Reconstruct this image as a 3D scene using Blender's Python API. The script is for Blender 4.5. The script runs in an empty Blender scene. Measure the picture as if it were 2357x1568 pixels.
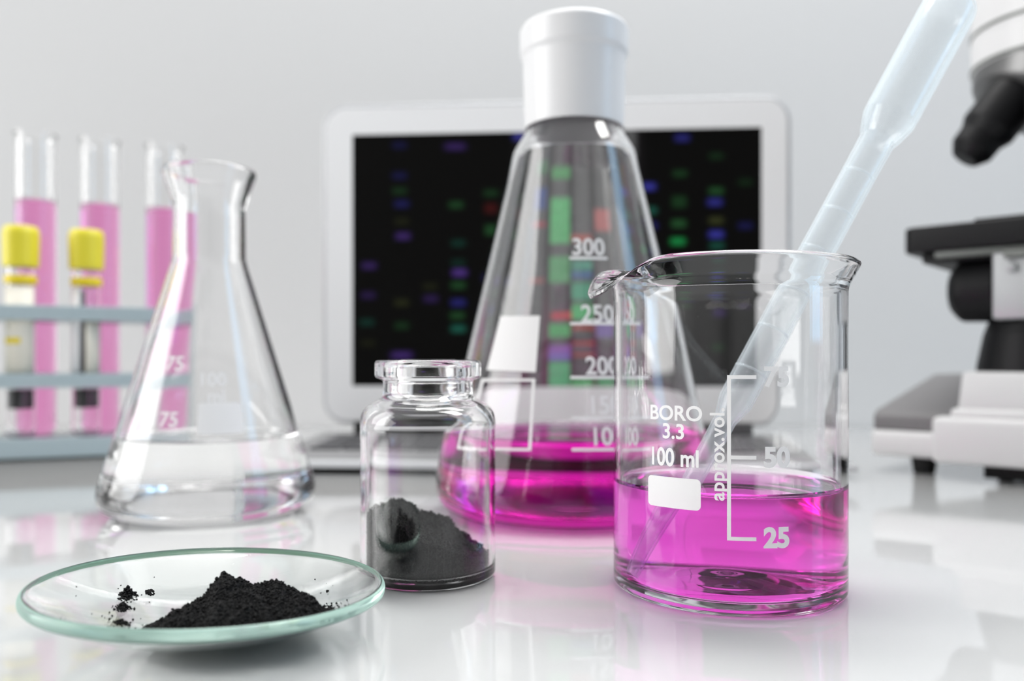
import bpy, bmesh, math, random
from mathutils import Vector, Matrix, noise
PI = math.pi
S = 0.001                                   # everything below is written in millimetres
sc = bpy.context.scene
COL = sc.collection
random.seed(7)

# ------------------------------------------------------------------ camera
F, CX, HY, H = 1900.0, 1178.5, 834.0, 48.5   # focal length in px, centre column, horizon row, eye height (mm)
cam_d = bpy.data.cameras.new('camera')
cam = bpy.data.objects.new('camera', cam_d); COL.objects.link(cam); sc.camera = cam
cam.location = (0, 0, H*S); cam.rotation_euler = (PI/2, 0, 0)
cam_d.sensor_width = 36.0; cam_d.lens = F/2357.0*36.0
cam_d.shift_y = (HY-784.0)/2357.0
cam_d.clip_start = 0.002; cam_d.clip_end = 20
cam_d.dof.use_dof = True; cam_d.dof.focus_distance = 0.160; cam_d.dof.aperture_fstop = 10.8

# ------------------------------------------------------------------ light, exposure
sc.view_settings.view_transform = 'Standard'; sc.view_settings.look = 'None'
sc.view_settings.gamma = 1.0; sc.view_settings.use_curve_mapping = False
sc.view_settings.exposure = 0.08
cy = sc.cycles
cy.max_bounces = 24; cy.transmission_bounces = 24; cy.glossy_bounces = 10; cy.diffuse_bounces = 5
cy.caustics_reflective = True; cy.caustics_refractive = True; cy.blur_glossy = 0.6
cy.transparent_max_bounces = 24
cy.sample_clamp_indirect = 30.0
cy.use_denoising = True

world = bpy.data.worlds.new('room_light'); sc.world = world; world.use_nodes = True
wn = world.node_tree; wn.nodes.clear()
w_out = wn.nodes.new('ShaderNodeOutputWorld'); w_bg = wn.nodes.new('ShaderNodeBackground')
w_tc = wn.nodes.new('ShaderNodeTexCoord'); w_sep = wn.nodes.new('ShaderNodeSeparateXYZ')
w_cr = wn.nodes.new('ShaderNodeValToRGB'); w_mr = wn.nodes.new('ShaderNodeMapRange')
wn.links.new(w_tc.outputs['Generated'], w_sep.inputs[0])
w_mr.inputs['From Min'].default_value = -1; w_mr.inputs['From Max'].default_value = 1
wn.links.new(w_sep.outputs['Z'], w_mr.inputs['Value'])
wn.links.new(w_mr.outputs[0], w_cr.inputs[0])
w_cr.color_ramp.elements[0].position = 0.40; w_cr.color_ramp.elements[0].color = (.45, .45, .45, 1)
w_cr.color_ramp.elements[1].position = 1.0; w_cr.color_ramp.elements[1].color = (1, 1, 1, 1)
e = w_cr.color_ramp.elements.new(0.55); e.color = (.80, .80, .80, 1)
# the darker part of the room behind the photographer
w_dot = wn.nodes.new('ShaderNodeVectorMath'); w_dot.operation = 'DOT_PRODUCT'; w_dot.inputs[1].default_value = (0.08, -.985, .12)
w_m2 = wn.nodes.new('ShaderNodeMapRange'); w_m2.interpolation_type = 'SMOOTHSTEP'
w_m2.inputs['From Min'].default_value = .84; w_m2.inputs['From Max'].default_value = .97
w_m2.inputs['To Min'].default_value = 0.62; w_m2.inputs['To Max'].default_value = 0.14
wn.links.new(w_tc.outputs['Generated'], w_dot.inputs[0]); wn.links.new(w_dot.outputs['Value'], w_m2.inputs['Value'])
wn.links.new(w_cr.outputs[0], w_bg.inputs[0]); wn.links.new(w_m2.outputs[0], w_bg.inputs[1])
wn.links.new(w_bg.outputs[0], w_out.inputs[0])

def area(name, loc, target, sx, sy, power, color):
    d = bpy.data.lights.new(name, 'AREA'); d.shape = 'RECTANGLE'; d.size = sx; d.size_y = sy
    d.energy = power; d.color = color
    o = bpy.data.objects.new(name, d); COL.objects.link(o); o.location = loc
    o.rotation_euler = (Vector(target)-Vector(loc)).to_track_quat('-Z', 'Y').to_euler()
    return o
area('window_light_left', (-1.50, -0.15, 0.60), (0, -.75, 0.12), 1.2, 1.2, 23.0, (1, .995, .985))
area('window_light_right', (1.40, -0.12, 0.70), (0, .3, 0.15), 0.38, 1.3, 4.2, (.30, .64, 1))
area('ceiling_lamp', (0.20, 0.44, 1.05), (0.16, .22, 0), 0.9, 0.26, 12.5, (1, .99, .97))

# ------------------------------------------------------------------ materials
def principled(name, col, rough=.5, **kw):
    m = bpy.data.materials.new(name); m.use_nodes = True
    b = m.node_tree.nodes['Principled BSDF']
    b.inputs['Base Color'].default_value = (*col, 1); b.inputs['Roughness'].default_value = rough
    for k, v in kw.items(): b.inputs[k.replace('_', ' ')].default_value = v
    return m
def clear_nodes(name):
    m = bpy.data.materials.new(name); m.use_nodes = True; m.node_tree.nodes.clear()
    out = m.node_tree.nodes.new('ShaderNodeOutputMaterial')
    return m, m.node_tree, out
def glass(name, ior=1.47, col=(1, 1, 1), rough=0.0, absorb=None, density=0, liquid=False):
    m, nt, out = clear_nodes(name)
    g = nt.nodes.new('ShaderNodeBsdfGlass'); g.inputs['IOR'].default_value = ior
    g.inputs['Color'].default_value = (*col, 1); g.inputs['Roughness'].default_value = rough
    nt.links.new(g.outputs[0], out.inputs['Surface'])
    if liquid:                                  # faces that touch glass carry the liquid-to-glass index, the free surface the liquid-to-air one
        at = nt.nodes.new('ShaderNodeAttribute'); at.attribute_name = 'ior'
        nt.links.new(at.outputs['Fac'], g.inputs['IOR'])
    if absorb:
        a = nt.nodes.new('ShaderNodeVolumeAbsorption'); a.inputs['Color'].default_value = (*absorb, 1)
        a.inputs['Density'].default_value = density
        nt.links.new(a.outputs[0], out.inputs['Volume'])
    return m
M = {}
M['glass'] = glass('clear_borosilicate', 1.47)
M['watch'] = glass('pale_green_glass', 1.50, absorb=(0.0, .86, .52), density=13)
M['pink'] = glass('magenta_liquid', 1.33, absorb=(.999, 0.0, .88), density=52, liquid=True)
M['pink2'] = glass('magenta_liquid_flask', 1.33, absorb=(.998, 0.0, .86), density=50, liquid=True)
M['tubepink'] = glass('pink_liquid_tube', 1.33, absorb=(.99, 0.0, .66), density=58, liquid=True)
M['water'] = glass('clear_water', 1.33, liquid=True)

def bump_noise(m, scale, strength, dist=0.0002, detail=6):
    nt = m.node_tree; b = nt.nodes['Principled BSDF']
    t = nt.nodes.new('ShaderNodeTexNoise'); t.inputs['Scale'].default_value = scale; t.inputs['Detail'].default_value = detail
    c = nt.nodes.new('ShaderNodeTexCoord'); bp = nt.nodes.new('ShaderNodeBump')
    bp.inputs['Strength'].default_value = strength; bp.inputs['Distance'].default_value = dist
    nt.links.new(c.outputs['Object'], t.inputs['Vector']); nt.links.new(t.outputs['Fac'], bp.inputs['Height'])
    nt.links.new(bp.outputs[0], b.inputs['Normal']); return m
M['wall'] = bump_noise(principled('painted_wall', (.62, .62, .62), .75), 90, .12)
M['table'] = principled('glossy_white_tabletop', (.56, .565, .565), .025, IOR=1.5, Subsurface_Weight=.9, Subsurface_Radius=(1, 1, 1), Subsurface_Scale=.014)
M['floor'] = bump_noise(principled('grey_floor', (.4, .4, .4), .5), 40, .1)
M['legmetal'] = principled('white_metal', (.7, .7, .7), .35)
M['powder'] = bump_noise(principled('charcoal_powder', (.0022, .0022, .0026), .6, Specular_IOR_Level=.22), 5000, .8, .0002)
M['white_pl'] = principled('white_plastic', (.78, .78, .79), .3, Subsurface_Weight=.25, Subsurface_Radius=(.003, .003, .003))
M['scope_w'] = principled('microscope_white_enamel', (.68, .68, .685), .38)
M['scope_g'] = principled('microscope_grey_cover', (.17, .165, .17), .5)
M['scope_k'] = principled('microscope_black_plastic', (.005, .005, .006), .5, Specular_IOR_Level=.22)
M['scope_s'] = principled('nosepiece_satin_metal', (.17, .17, .17), .36, Metallic=.8)
M['scope_l'] = principled('stage_bracket_silver', (.40, .41, .42), .4, Metallic=.2)
M['ring'] = principled('dark_grey_ring', (.13, .14, .13), .4)
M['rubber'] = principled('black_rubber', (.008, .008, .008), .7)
M['rack'] = principled('pale_blue_acrylic', (.50, .60, .635), .3, Transmission_Weight=.15)
M['acryl'] = principled('clear_acrylic_end', (.82, .86, .87), .12, Transmission_Weight=.8, IOR=1.2)
M['yellow'] = principled('yellow_cap_plastic', (.80, .70, .045), .4)
M['cream'] = principled('cream_label_paper', (.80, .76, .66), .6)
M['gold'] = principled('yellow_print', (.85, .66, .02), .5)
M['dark'] = principled('dark_clot', (.006, .007, .012), .35)
M['silver'] = principled('laptop_silver', (.60, .61, .63), .35, Metallic=.35)
M['bezel'] = principled('white_bezel', (.93, .93, .935), .35)
M['deck'] = principled('keyboard_deck_grey', (.20, .20, .205), .45)
M['keys'] = principled('dark_key_caps', (.05, .05, .055), .5)

def paint_mat():
    m, nt, out = clear_nodes('white_enamel_print')
    d = nt.nodes.new('ShaderNodeBsdfDiffuse'); d.inputs[0].default_value = (.97, .965, .965, 1)
    t = nt.nodes.new('ShaderNodeBsdfTranslucent'); t.inputs[0].default_value = (.92, .92, .92, 1)
    x = nt.nodes.new('ShaderNodeMixShader'); x.inputs[0].default_value = .18
    nt.links.new(d.outputs[0], x.inputs[1]); nt.links.new(t.outputs[0], x.inputs[2])
    nt.links.new(x.outputs[0], out.inputs['Surface']); return m
M['print'] = paint_mat()
def pipette_mat():
    m, nt, out = clear_nodes('translucent_pipette_plastic')
    N = nt.nodes.new; L = nt.links.new
    tr = N('ShaderNodeBsdfTransparent'); tr.inputs[0].default_value = (.995, .998, 1, 1)
    t = N('ShaderNodeBsdfTranslucent'); t.inputs[0].default_value = (.90, .97, 1, 1)
    d = N('ShaderNodeBsdfDiffuse'); d.inputs[0].default_value = (.88, .96, 1, 1)
    x1 = N('ShaderNodeMixShader'); x1.inputs[0].default_value = .55
    L(t.outputs[0], x1.inputs[1]); L(d.outputs[0], x1.inputs[2])
    lw = N('ShaderNodeLayerWeight'); lw.inputs['Blend'].default_value = .35      # thicker plastic is crossed where the wall curves away
    mr = N('ShaderNodeMapRange'); mr.inputs['From Min'].default_value = .12; mr.inputs['From Max'].default_value = .95
    mr.inputs['To Min'].default_value = .12; mr.inputs['To Max'].default_value = .50
    L(lw.outputs['Facing'], mr.inputs['Value'])
    x = N('ShaderNodeMixShader'); L(mr.outputs[0], x.inputs[0]); L(tr.outputs[0], x.inputs[1]); L(x1.outputs[0], x.inputs[2])
    g = N('ShaderNodeBsdfGlossy'); g.inputs['Roughness'].default_value = .12
    y = N('ShaderNodeMixShader'); y.inputs[0].default_value = .045; L(x.outputs[0], y.inputs[1]); L(g.outputs[0], y.inputs[2])
    L(y.outputs[0], out.inputs['Surface']); return m
M['pip'] = pipette_mat()

# ------------------------------------------------------------------ helpers
def tag(o, label=None, cat=None, group=None, kind=None):
    if label: o['label'] = label
    if cat: o['category'] = cat
    if group: o['group'] = group
    if kind: o['kind'] = kind
    return o
def empty(name, loc=(0, 0, 0), rz=0):
    o = bpy.data.objects.new(name, None); COL.objects.link(o); o.empty_display_size = .01
    o.location = Vector(loc)*S; o.rotation_euler = (0, 0, rz); return o
def link(name, me, mat, parent=None):
    o = bpy.data.objects.new(name, me); COL.objects.link(o)
    if mat is not None: me.materials.append(mat)
    if parent: o.parent = parent
    return o
def mesh(name, vs, fs, mat, parent=None, smooth=True, loc=(0, 0, 0)):
    me = bpy.data.meshes.new(name)
    me.from_pydata([tuple(c*S for c in v) for v in vs], [], fs); me.update()
    if smooth:
        for p in me.polygons: p.use_smooth = True
    o = link(name, me, mat, parent); o.location = Vector(loc)*S
    return o
def fillet(pts, step=2.0, n=7):
    """pts: (r, z[, radius]) -> rounded and evenly divided outline"""
    P = [Vector((p[0], p[1])) for p in pts]; R = [p[2] if len(p) > 2 else 0 for p in pts]
    out = [P[0]]
    for i in range(1, len(P)-1):
        if R[i] <= 0: out.append(P[i]); continue
        a = (P[i-1]-P[i]); b = (P[i+1]-P[i])
        ang = a.angle(b) if a.length > 1e-6 and b.length > 1e-6 else PI
        if len(pts[i]) > 3: t = pts[i][3]
        else: t = min(R[i]/math.tan(ang/2) if ang < PI-.01 else 0, a.length*.49, b.length*.49)
        if t <= 0: out.append(P[i]); continue
        A = P[i]+a.normalized()*t; B = P[i]+b.normalized()*t
        nn = 18 if len(pts[i]) > 3 else n
        for k in range(nn+1):
            u = k/nn
            q = A*(1-u)**2+P[i]*2*u*(1-u)*.93+P[i]*0+B*u*u
            q += (A*.5+B*.5)*(2*u*(1-u)*.07)
            out.append(q)
    out.append(P[-1])
    res = [out[0]]
    for a, b in zip(out, out[1:]):
        L = (b-a).length; k = max(1, int(math.ceil(L/step)))
        for j in range(1, k+1): res.append(a.lerp(b, j/k))
    return [(p.x, p.y) for p in res]
def lathe_data(prof, seg=128, deform=None):
    vs, fs, rings = [], [], []
    for r, z in prof:
        if r < 1e-4: rings.append([len(vs)]); vs.append((0, 0, z)); continue
        ring = []
        for k in range(seg):
            th = 2*PI*k/seg; rr, zz, tt = r, z, th
            if deform: rr, zz, tt = deform(r, z, th)
            ring.append(len(vs)); vs.append((rr*math.sin(tt), -rr*math.cos(tt), zz))   # angle 0 faces the camera, + turns right
        rings.append(ring)
    for A, B in zip(rings, rings[1:]):
        if len(A) == 1 and len(B) == 1: continue
        for k in range(seg):
            k2 = (k+1) % seg
            if len(A) == 1: fs.append((A[0], B[k2], B[k]))
            elif len(B) == 1: fs.append((A[k], A[k2], B[0]))
            else: fs.append((A[k], A[k2], B[k2], B[k]))
    return vs, fs
def lathe(name, prof, mat, parent=None, seg=128, deform=None, loc=(0, 0, 0)):
    vs, fs = lathe_data(prof, seg, deform)
    o = mesh(name, vs, fs, mat, parent, True, loc)
    bm = bmesh.new(); bm.from_mesh(o.data); bmesh.ops.recalc_face_normals(bm, faces=bm.faces); bm.to_mesh(o.data); bm.free()
    return o
def vessel(pts, step, zl, men, mat_l, parent, name_l, loc, seg, deform=None, glass_name='glass_body', parent_l=None):
    """glass wall and the liquid standing in it; the wetted wall is one shared surface"""
    full = fillet(pts, step)
    top = max(range(len(full)), key=lambda i: full[i][1])
    zc = zl+men
    k = next(i for i in range(top, len(full)-1) if full[i][1] > zc >= full[i+1][1])
    (r0, z0), (r1, z1) = full[k], full[k+1]; u = (z0-zc)/(z0-z1); rc = r0+(r1-r0)*u
    lathe(glass_name, full[:k+1]+[(rc, zc)], M['glass'], parent, seg, deform)
    wet = [(rc, zc)]+full[k+1:]; wet.reverse()
    surf = [(rc-.12*men, zc-.45*men), (rc-.4*men, zl+.22*men), (rc-.9*men, zl+.05*men), (rc-1.6*men, zl), (rc*.5, zl), (0, zl)]
    vs, fs = lathe_data(wet+surf, seg)
    o = mesh(name_l, vs, fs, mat_l, parent_l, True, loc)
    at = o.data.attributes.new('ior', 'FLOAT', 'FACE')
    nw = (len(wet)-1)*seg
    at.data.foreach_set('value', [1.33/1.47 if i < nw else 1.33 for i in range(len(fs))])
    # faces must look outward
    p = o.data.polygons[nw+seg*4]
    if p.normal.z < 0: o.data.flip_normals()
    return o
def box_bm(x0, x1, y0, y1, z0, z1, bev=0, seg=3, bm=None, top=None):
    """box; top = (dx0,dx1,dy0,dy1) insets of the upper face"""
    b2 = bmesh.new()
    bmesh.ops.create_cube(b2, size=1)
    for v in b2.verts:
        up = v.co.z > 0
        X = x0 if v.co.x < 0 else x1; Y = y0 if v.co.y < 0 else y1
        if up and top:
            X += top[0] if v.co.x < 0 else -top[1]; Y += top[2] if v.co.y < 0 else -top[3]
        v.co = Vector((X, Y, z1 if up else z0))
    if bev: bmesh.ops.bevel(b2, geom=list(b2.edges), offset=bev, segments=seg, profile=.5, affect='EDGES')
    for v in b2.verts: v.co *= S
    if bm is None: return b2
    me = bpy.data.meshes.new('tmp'); b2.to_mesh(me); b2.free(); bm.from_mesh(me); bpy.data.meshes.remove(me)
    return bm
def put(name, bm, mat, parent=None, smooth_angle=35):
    me = bpy.data.meshes.new(name); bm.to_mesh(me); bm.free()
    for p in me.polygons: p.use_smooth = True
    me.set_sharp_from_angle(angle=math.radians(smooth_angle))
    return link(name, me, mat, parent)
def box(name, dims, mat, parent=None, bev=.5, **kw):
    return put(name, box_bm(*dims, bev=bev, **kw), mat, parent)
def plate(name, pts, z0, z1, mat, parent=None, axis='z', bev=0):
    """extruded outline; axis 'z': pts are (x,y); axis 'y': pts are (x,z) and z0,z1 are y"""
    bm = bmesh.new()
    f = lambda p, h: Vector((p[0], p[1], h))*S if axis == 'z' else (Vector((p[0], h, p[1]))*S if axis == 'y' else Vector((h, p[0], p[1]))*S)
    A = [bm.verts.new(f(p, z0)) for p in pts]; B = [bm.verts.new(f(p, z1)) for p in pts]
    bm.faces.new(A[::-1]); bm.faces.new(B)
    n = len(pts)
    for i in range(n): bm.faces.new((A[i], A[(i+1) % n], B[(i+1) % n], B[i]))
    bmesh.ops.recalc_face_normals(bm, faces=bm.faces)
    if bev: bmesh.ops.bevel(bm, geom=[e for e in bm.edges if e.calc_face_angle(0) > .7], offset=bev*S, segments=3, profile=.5, affect='EDGES')
    return put(name, bm, mat, parent)
def rrect(x0, x1, y0, y1, r, n=8):
    pts = []
    for cx, cy_, a0 in ((x1-r, y1-r, 0), (x0+r, y1-r, PI/2), (x0+r, y0+r, PI), (x1-r, y0+r, 1.5*PI)):
        for k in range(n+1):
            a = a0+PI/2*k/n; pts.append((cx+r*math.cos(a), cy_+r*math.sin(a)))
    return pts
def frame_mesh(name, outer, inner, y0, y1, mat, parent):
    """flat frame in the x-z plane between two outlines of equal count"""
    vs = []; fs = []; n = len(outer)
    for y in (y0, y1):
        for p in outer: vs.append((p[0], y, p[1]))
        for p in inner: vs.append((p[0], y, p[1]))
    for i in range(n):
        j = (i+1) % n
        fs.append((i, j, n+j, n+i)); fs.append((2*n+i, 3*n+i, 3*n+j, 2*n+j))
        fs.append((i, 2*n+i, 2*n+j, j)); fs.append((n+i, n+j, 3*n+j, 3*n+i))
    return mesh(name, vs, fs, mat, parent, smooth=False)
def text_polys(txt, size, bold=.02, spacing=1.0, align='CENTER'):
    cu = bpy.data.curves.new('t', 'FONT'); cu.body = txt; cu.size = size; cu.offset = bold*size
    cu.align_x = align; cu.align_y = 'CENTER'; cu.resolution_u = 6; cu.space_character = spacing
    o = bpy.data.objects.new('t', cu); COL.objects.link(o)
    bpy.context.view_layer.update()
    me = bpy.data.meshes.new_from_object(o.evaluated_get(bpy.context.evaluated_depsgraph_get()))
    vs = [(v.co.x, v.co.y) for v in me.vertices]; fs = [tuple(p.vertices) for p in me.polygons]
    bpy.data.objects.remove(o); bpy.data.curves.remove(cu); bpy.data.meshes.remove(me)
    return vs, fs
def grid_rect(x0, x1, y0, y1, step=.5):
    nx = max(1, int((x1-x0)/step+.5)); ny = max(1, int((y1-y0)/step+.5))
    vs = [(x0+(x1-x0)*i/nx, y0+(y1-y0)*j/ny) for j in range(ny+1) for i in range(nx+1)]
    fs = [(j*(nx+1)+i, j*(nx+1)+i+1, (j+1)*(nx+1)+i+1, (j+1)*(nx+1)+i) for j in range(ny) for i in range(nx)]
    return vs, fs
def grid_rrect(x0, x1, y0, y1, r, step=.25):
    vs, fs = grid_rect(x0, x1, y0, y1, step)
    out = []
    for x, y in vs:
        cx = min(max(x, x0+r), x1-r); cy2 = min(max(y, y0+r), y1-r)
        d = math.hypot(x-cx, y-cy2)
        if d > r: x, y = cx+(x-cx)*r/d, cy2+(y-cy2)*r/d
        out.append((x, y))
    return out, fs
def merge(*parts):
    vs, fs = [], []
    for v, f in parts:
        n = len(vs); vs += v; fs += [tuple(i+n for i in q) for q in f]
    return vs, fs
def moved(vf, dx, dy, rot=0, sx=1, sy=1):
    c, s = math.cos(rot), math.sin(rot)
    return [(dx+(x*sx)*c-(y*sy)*s, dy+(x*sx)*s+(y*sy)*c) for x, y in vf[0]], vf[1]
def wrap(name, vf, th0, z0, rad, mat, parent, lift=.07):
    """print on a turned surface: (x,y) mm -> angle th0 + x/r, height z0 + y ; rad(z) = outer radius"""
    vs = []
    for x, y in vf[0]:
        z = z0+y; r = rad(z0); rr = rad(z)+lift; th = th0+x/r
        vs.append((rr*math.sin(th), -rr*math.cos(th), z))
    return mesh(name, vs, vf[1], mat, parent)
def px_on_cyl(px, py, cx, cyy, r):
    """angle and height where the line of sight through (px,py) meets the near side of an upright cylinder"""
    a = (px-CX)/F; b = -(py-HY)/F
    A = a*a+1; B = -2*(a*cx+cyy); Cc = cx*cx+cyy*cyy-r*r
    Y = (-B-math.sqrt(max(0, B*B-4*A*Cc)))/(2*A)
    return math.atan2(a*Y-cx, -(Y-cyy)), H+b*Y

# ------------------------------------------------------------------ setting
put('floor', box_bm(-2500, 2500, -2500, 660, -760, -750), M['floor'])['kind'] = 'structure'
put('wall_back', box_bm(-2500, 2500, 622, 660, -750, 1900), M['wall'])['kind'] = 'structure'
tb = empty('laboratory_table', (0, 85, -750))
tag(tb, 'glossy white laboratory tabletop that everything stands on', 'table')
box('tabletop', (-1150, 1150, -535, 536, 728, 750), M['table'], tb, bev=1.5)
for x in (-1080, 1080):
    for y in (-480, 480):
        box('leg', (x-25, x+25, y-25, y+25, 0, 727.9), M['legmetal'], tb, bev=2)

# ------------------------------------------------------------------ laptop
yaw = math.atan2(-17, 243.8)
LW = 256.8
lap = empty('laptop', (-106, 462, 0), yaw)                     # local x runs along the lid, local -y towards the viewer
tag(lap, 'thin silver laptop with white bezel and dark screen, open behind the flasks', 'laptop')
lid = plate('lid', rrect(0, LW, 14.0, 192.3, 13.6), 0.0, 5.0, M['silver'], lap, axis='y', bev=.8)
outer = rrect(2.3, LW-2.3, 16.0, 190.0, 11.5); 
ax0, ax1, az0, az1 = 17.1, LW-15.7, 35.3, 175.2
frame_mesh('bezel', outer, rrect(ax0, ax1, az0, az1, .3), -0.9, 0.1, M['bezel'], lid)
# display: lanes of coloured bands
NX, NZ = 380, 240
spots = []                                                      # (x px, y px, half w, half h, colour)
def sp(x, y, c, k=1.0, hw=17, hh=9): spots.append((x, y, hw, hh, [v*k for v in c]))
PU, BL, GR, TE, RE, OL = (.07, .03, .2), (.03, .03, .25), (.02, .10, .03), (.01, .10, .07), (.12, .01, .01), (.06, .07, .02)
for a in ((850, 612, PU, .6), (848, 680, PU, .35), (845, 742, TE, .35), (848, 790, OL, .15), (920, 335, BL, .2), (920, 405, BL, .25), (920, 440, GR, .35),
          (925, 470, BL, .4), (928, 544, PU, .8), (925, 510, OL, .2), (925, 697, OL, .35), (925, 750, GR, .35), (925, 818, PU, .9, 24, 9), (992, 688, PU, .4),
          (990, 660, OL, .2), (1048, 338, PU, .6, 24), (1050, 472, GR, .6), (1055, 560, TE, .35), (1055, 605, TE, .25), (1058, 628, PU, 1.3), (1055, 657, GR, .7),
          (1055, 697, BL, .7), (1053, 727, GR, .7), (1055, 757, TE, 1.2), (1130, 445, GR, .4), (1130, 480, RE, .5, 15, 12), (1130, 530, GR, .8, 14, 12), (1128, 640, BL, .4), (1128, 720, GR, .5),
          (1195, 315, BL, 1.3, 14, 9), (1492, 430, BL, 1.6), (1495, 485, TE, 1.1), (1495, 520, BL, .7), (1490, 560, GR, .6), (1570, 318, BL, .8), (1565, 400, GR, .45), (1563, 465, GR, .5, 17, 14),
          (1562, 515, GR, .9, 17, 10), (1560, 556, (.01, .3, .07), 1.0, 17, 9), (1572, 640, BL, .7), (1560, 700, GR, .5), (1648, 360, GR, .25), (1648, 440, GR, .8), (1645, 466, BL, 1.1), (1648, 508, OL, .7), (1648, 540, BL, 1.6),
          (1650, 566, TE, .8), (1650, 640, PU, .9), (1652, 720, PU, .6), (1648, 800, GR, .4), (1715, 420, GR, .2), (1715, 520, BL, .3), (1718, 700, PU, .4)):
    sp(*a)
# lanes in the middle of the screen, brightened where the large flask stands in front
lanes = [(1222, 20), (1283, 27), (1342, 27), (1400, 22), (1452, 16)]
bands = []
for (x, y0, y1, c) in ((1283, 385, 412, (.07, .30, .10)), (1283, 455, 560, (.09, .42, .15)), (1283, 590, 650, (.08, .3, .12)), (1290, 718, 734, (.5, .07, .06)),
                       (1285, 745, 775, (.08, .38, .13)), (1285, 795, 812, (.22, .08, .36)), (1285, 812, 828, (.18, .13, .45)), (1285, 832, 889, (.07, .36, .16)),
                       (1342, 540, 556, (.38, .08, .06)), (1342, 600, 622, (.06, .28, .20)), (1342, 625, 640, (.05, .14, .30)), (1342, 650, 690, (.06, .3, .18)), (1342, 700, 735, (.07, .4, .14)),
                       (1345, 750, 758, (.45, .06, .05)), (1345, 786, 794, (.4, .06, .05)), (1345, 812, 820, (.36, .08, .07)), (1342, 872, 889, (.08, .4, .14)), (1400, 480, 530, (.42, .12, .12)), (1400, 740, 775, (.14, .08, .3)),
                       (1400, 868, 889, (.07, .33, .14)), (1222, 430, 480, (.04, .07, .24)), (1222, 510, 520, (.4, .03, .06)), (1222, 370, 400, (.06, .16, .08)), (1222, 640, 650, (.3, .08, .08))):
    bands.append((x, y0, y1, c))
def lane_half(x):
    for lx, hw in lanes:
        if abs(x-lx) < 12: return hw
    return 18
vs, fs, cols = [], [], []
ca, sa = math.cos(yaw), math.sin(yaw)
for j in range(NZ+1):
    for i in range(NX+1):
        lx = ax0+(ax1-ax0)*i/NX; lz = az0+(az1-az0)*j/NZ
        vs.append((lx, -0.45, lz))
        X = -106+lx*ca; Y = 462+lx*sa
        px = CX+F*X/Y; py = HY-(lz-H)*F/Y
        c = [.0012, .0011, .0010]
        mid = 1/(1+math.exp(-(px-1188)/4))*(1/(1+math.exp((px-1470)/6)))
        if mid > .01:
            g = .006
            for lx_, hw in lanes:
                e_ = max(0, 1-((px-lx_)/hw)**4)
                g = max(g, .115*e_) if e_ > 0 else g
            line = .75+.35*noise.noise(Vector((px*.02, py*.45, 3)))
            low = 1/(1+math.exp(-(py-690)/25))
            base = [g*line, g*line, g*line*1.02]
            if g < .03: base = [.012+.05*low, .010, .012+.02*low]
            c = [c[k]*(1-mid)+base[k]*mid for k in range(3)]
            for x, y0, y1, bc in bands:
                hw = lane_half(x)
                if abs(px-x) < hw+3 and y0-4 < py < y1+4:
                    w = max(0, min(1, (hw-abs(px-x))/3+.5))*max(0, min(1, (py-y0)/5+.5))*max(0, min(1, (y1-py)/5+.5))*line
                    c = [c[k]*(1-w)+bc[k]*w for k in range(3)]
        for x, y, hw, hh, scn in spots:
            dx = (px-x)/hw; dy = (py-y)/hh
            if abs(dx) < 1.7 and abs(dy) < 1.7:
                w = math.exp(-(dx**4+dy**4)*1.0)
                c = [c[k]+scn[k]*w*.55 for k in range(3)]
        cols += [c[0], c[1], c[2], 1]
for j in range(NZ):
    for i in range(NX):
        a = j*(NX+1)+i; fs.append((a, a+1, a+NX+2, a+NX+1))
m, nt, out = clear_nodes('lit_screen')
em = nt.nodes.new('ShaderNodeEmission'); at_ = nt.nodes.new('ShaderNodeVertexColor'); at_.layer_name = 'image'
gl = nt.nodes.new('ShaderNodeBsdfPrincipled'); gl.inputs['Base Color'].default_value = (.002, .002, .002, 1); gl.inputs['Roughness'].default_value = .45
gl.inputs['Specular IOR Level'].default_value = .06
ad = nt.nodes.new('ShaderNodeAddShader')
nt.links.new(at_.outputs[0], em.inputs[0]); em.inputs[1].default_value = 1.0
nt.links.new(em.outputs[0], ad.inputs[0]); nt.links.new(gl.outputs[0], ad.inputs[1]); nt.links.new(ad.outputs[0], out.inputs['Surface'])
M['screen'] = m
scr = mesh('screen', vs, fs, m, lid, smooth=False)
at2 = scr.data.color_attributes.new('image', 'FLOAT_COLOR', 'POINT'); at2.data.foreach_set('color', cols)
# keyboard half: a shallow wedge
lb = plate('base', [(4, 3.0), (-102, 3.0), (-104, 3.8), (-104, 4.9), (-102, 5.8), (-6, 8.6), (4, 8.8)], 0, LW, M['deck'], lap, axis='x', bev=.4)
box('front_lip', (0.3, LW-.3, -105.2, -100, 3.0, 6.0), M['silver'], lb, bev=.8)
kb = bmesh.new()
for r_ in range(4):
    y = -12-r_*14.5
    for c_ in range(14):
        x = 14+c_*16.4; zz = 8.6-(-6-y)/96*2.8
        box_bm(x, x+14.3, y-12.5, y, zz-.9, zz+.9, bev=.3, seg=1, bm=kb)
put('keyboard', kb, M['keys'], lb)
box('hinge', (18, LW-18, -2.5, 4.5, 8.2, 15.5), M['rubber'], lap, bev=1.2)
box('rubber_foot', (6, LW-6, -100, -2, 0.0, 3.1), M['rubber'], lap, bev=.4)  # one foot slab fills the gap, its black standing in for the shadow there

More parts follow.
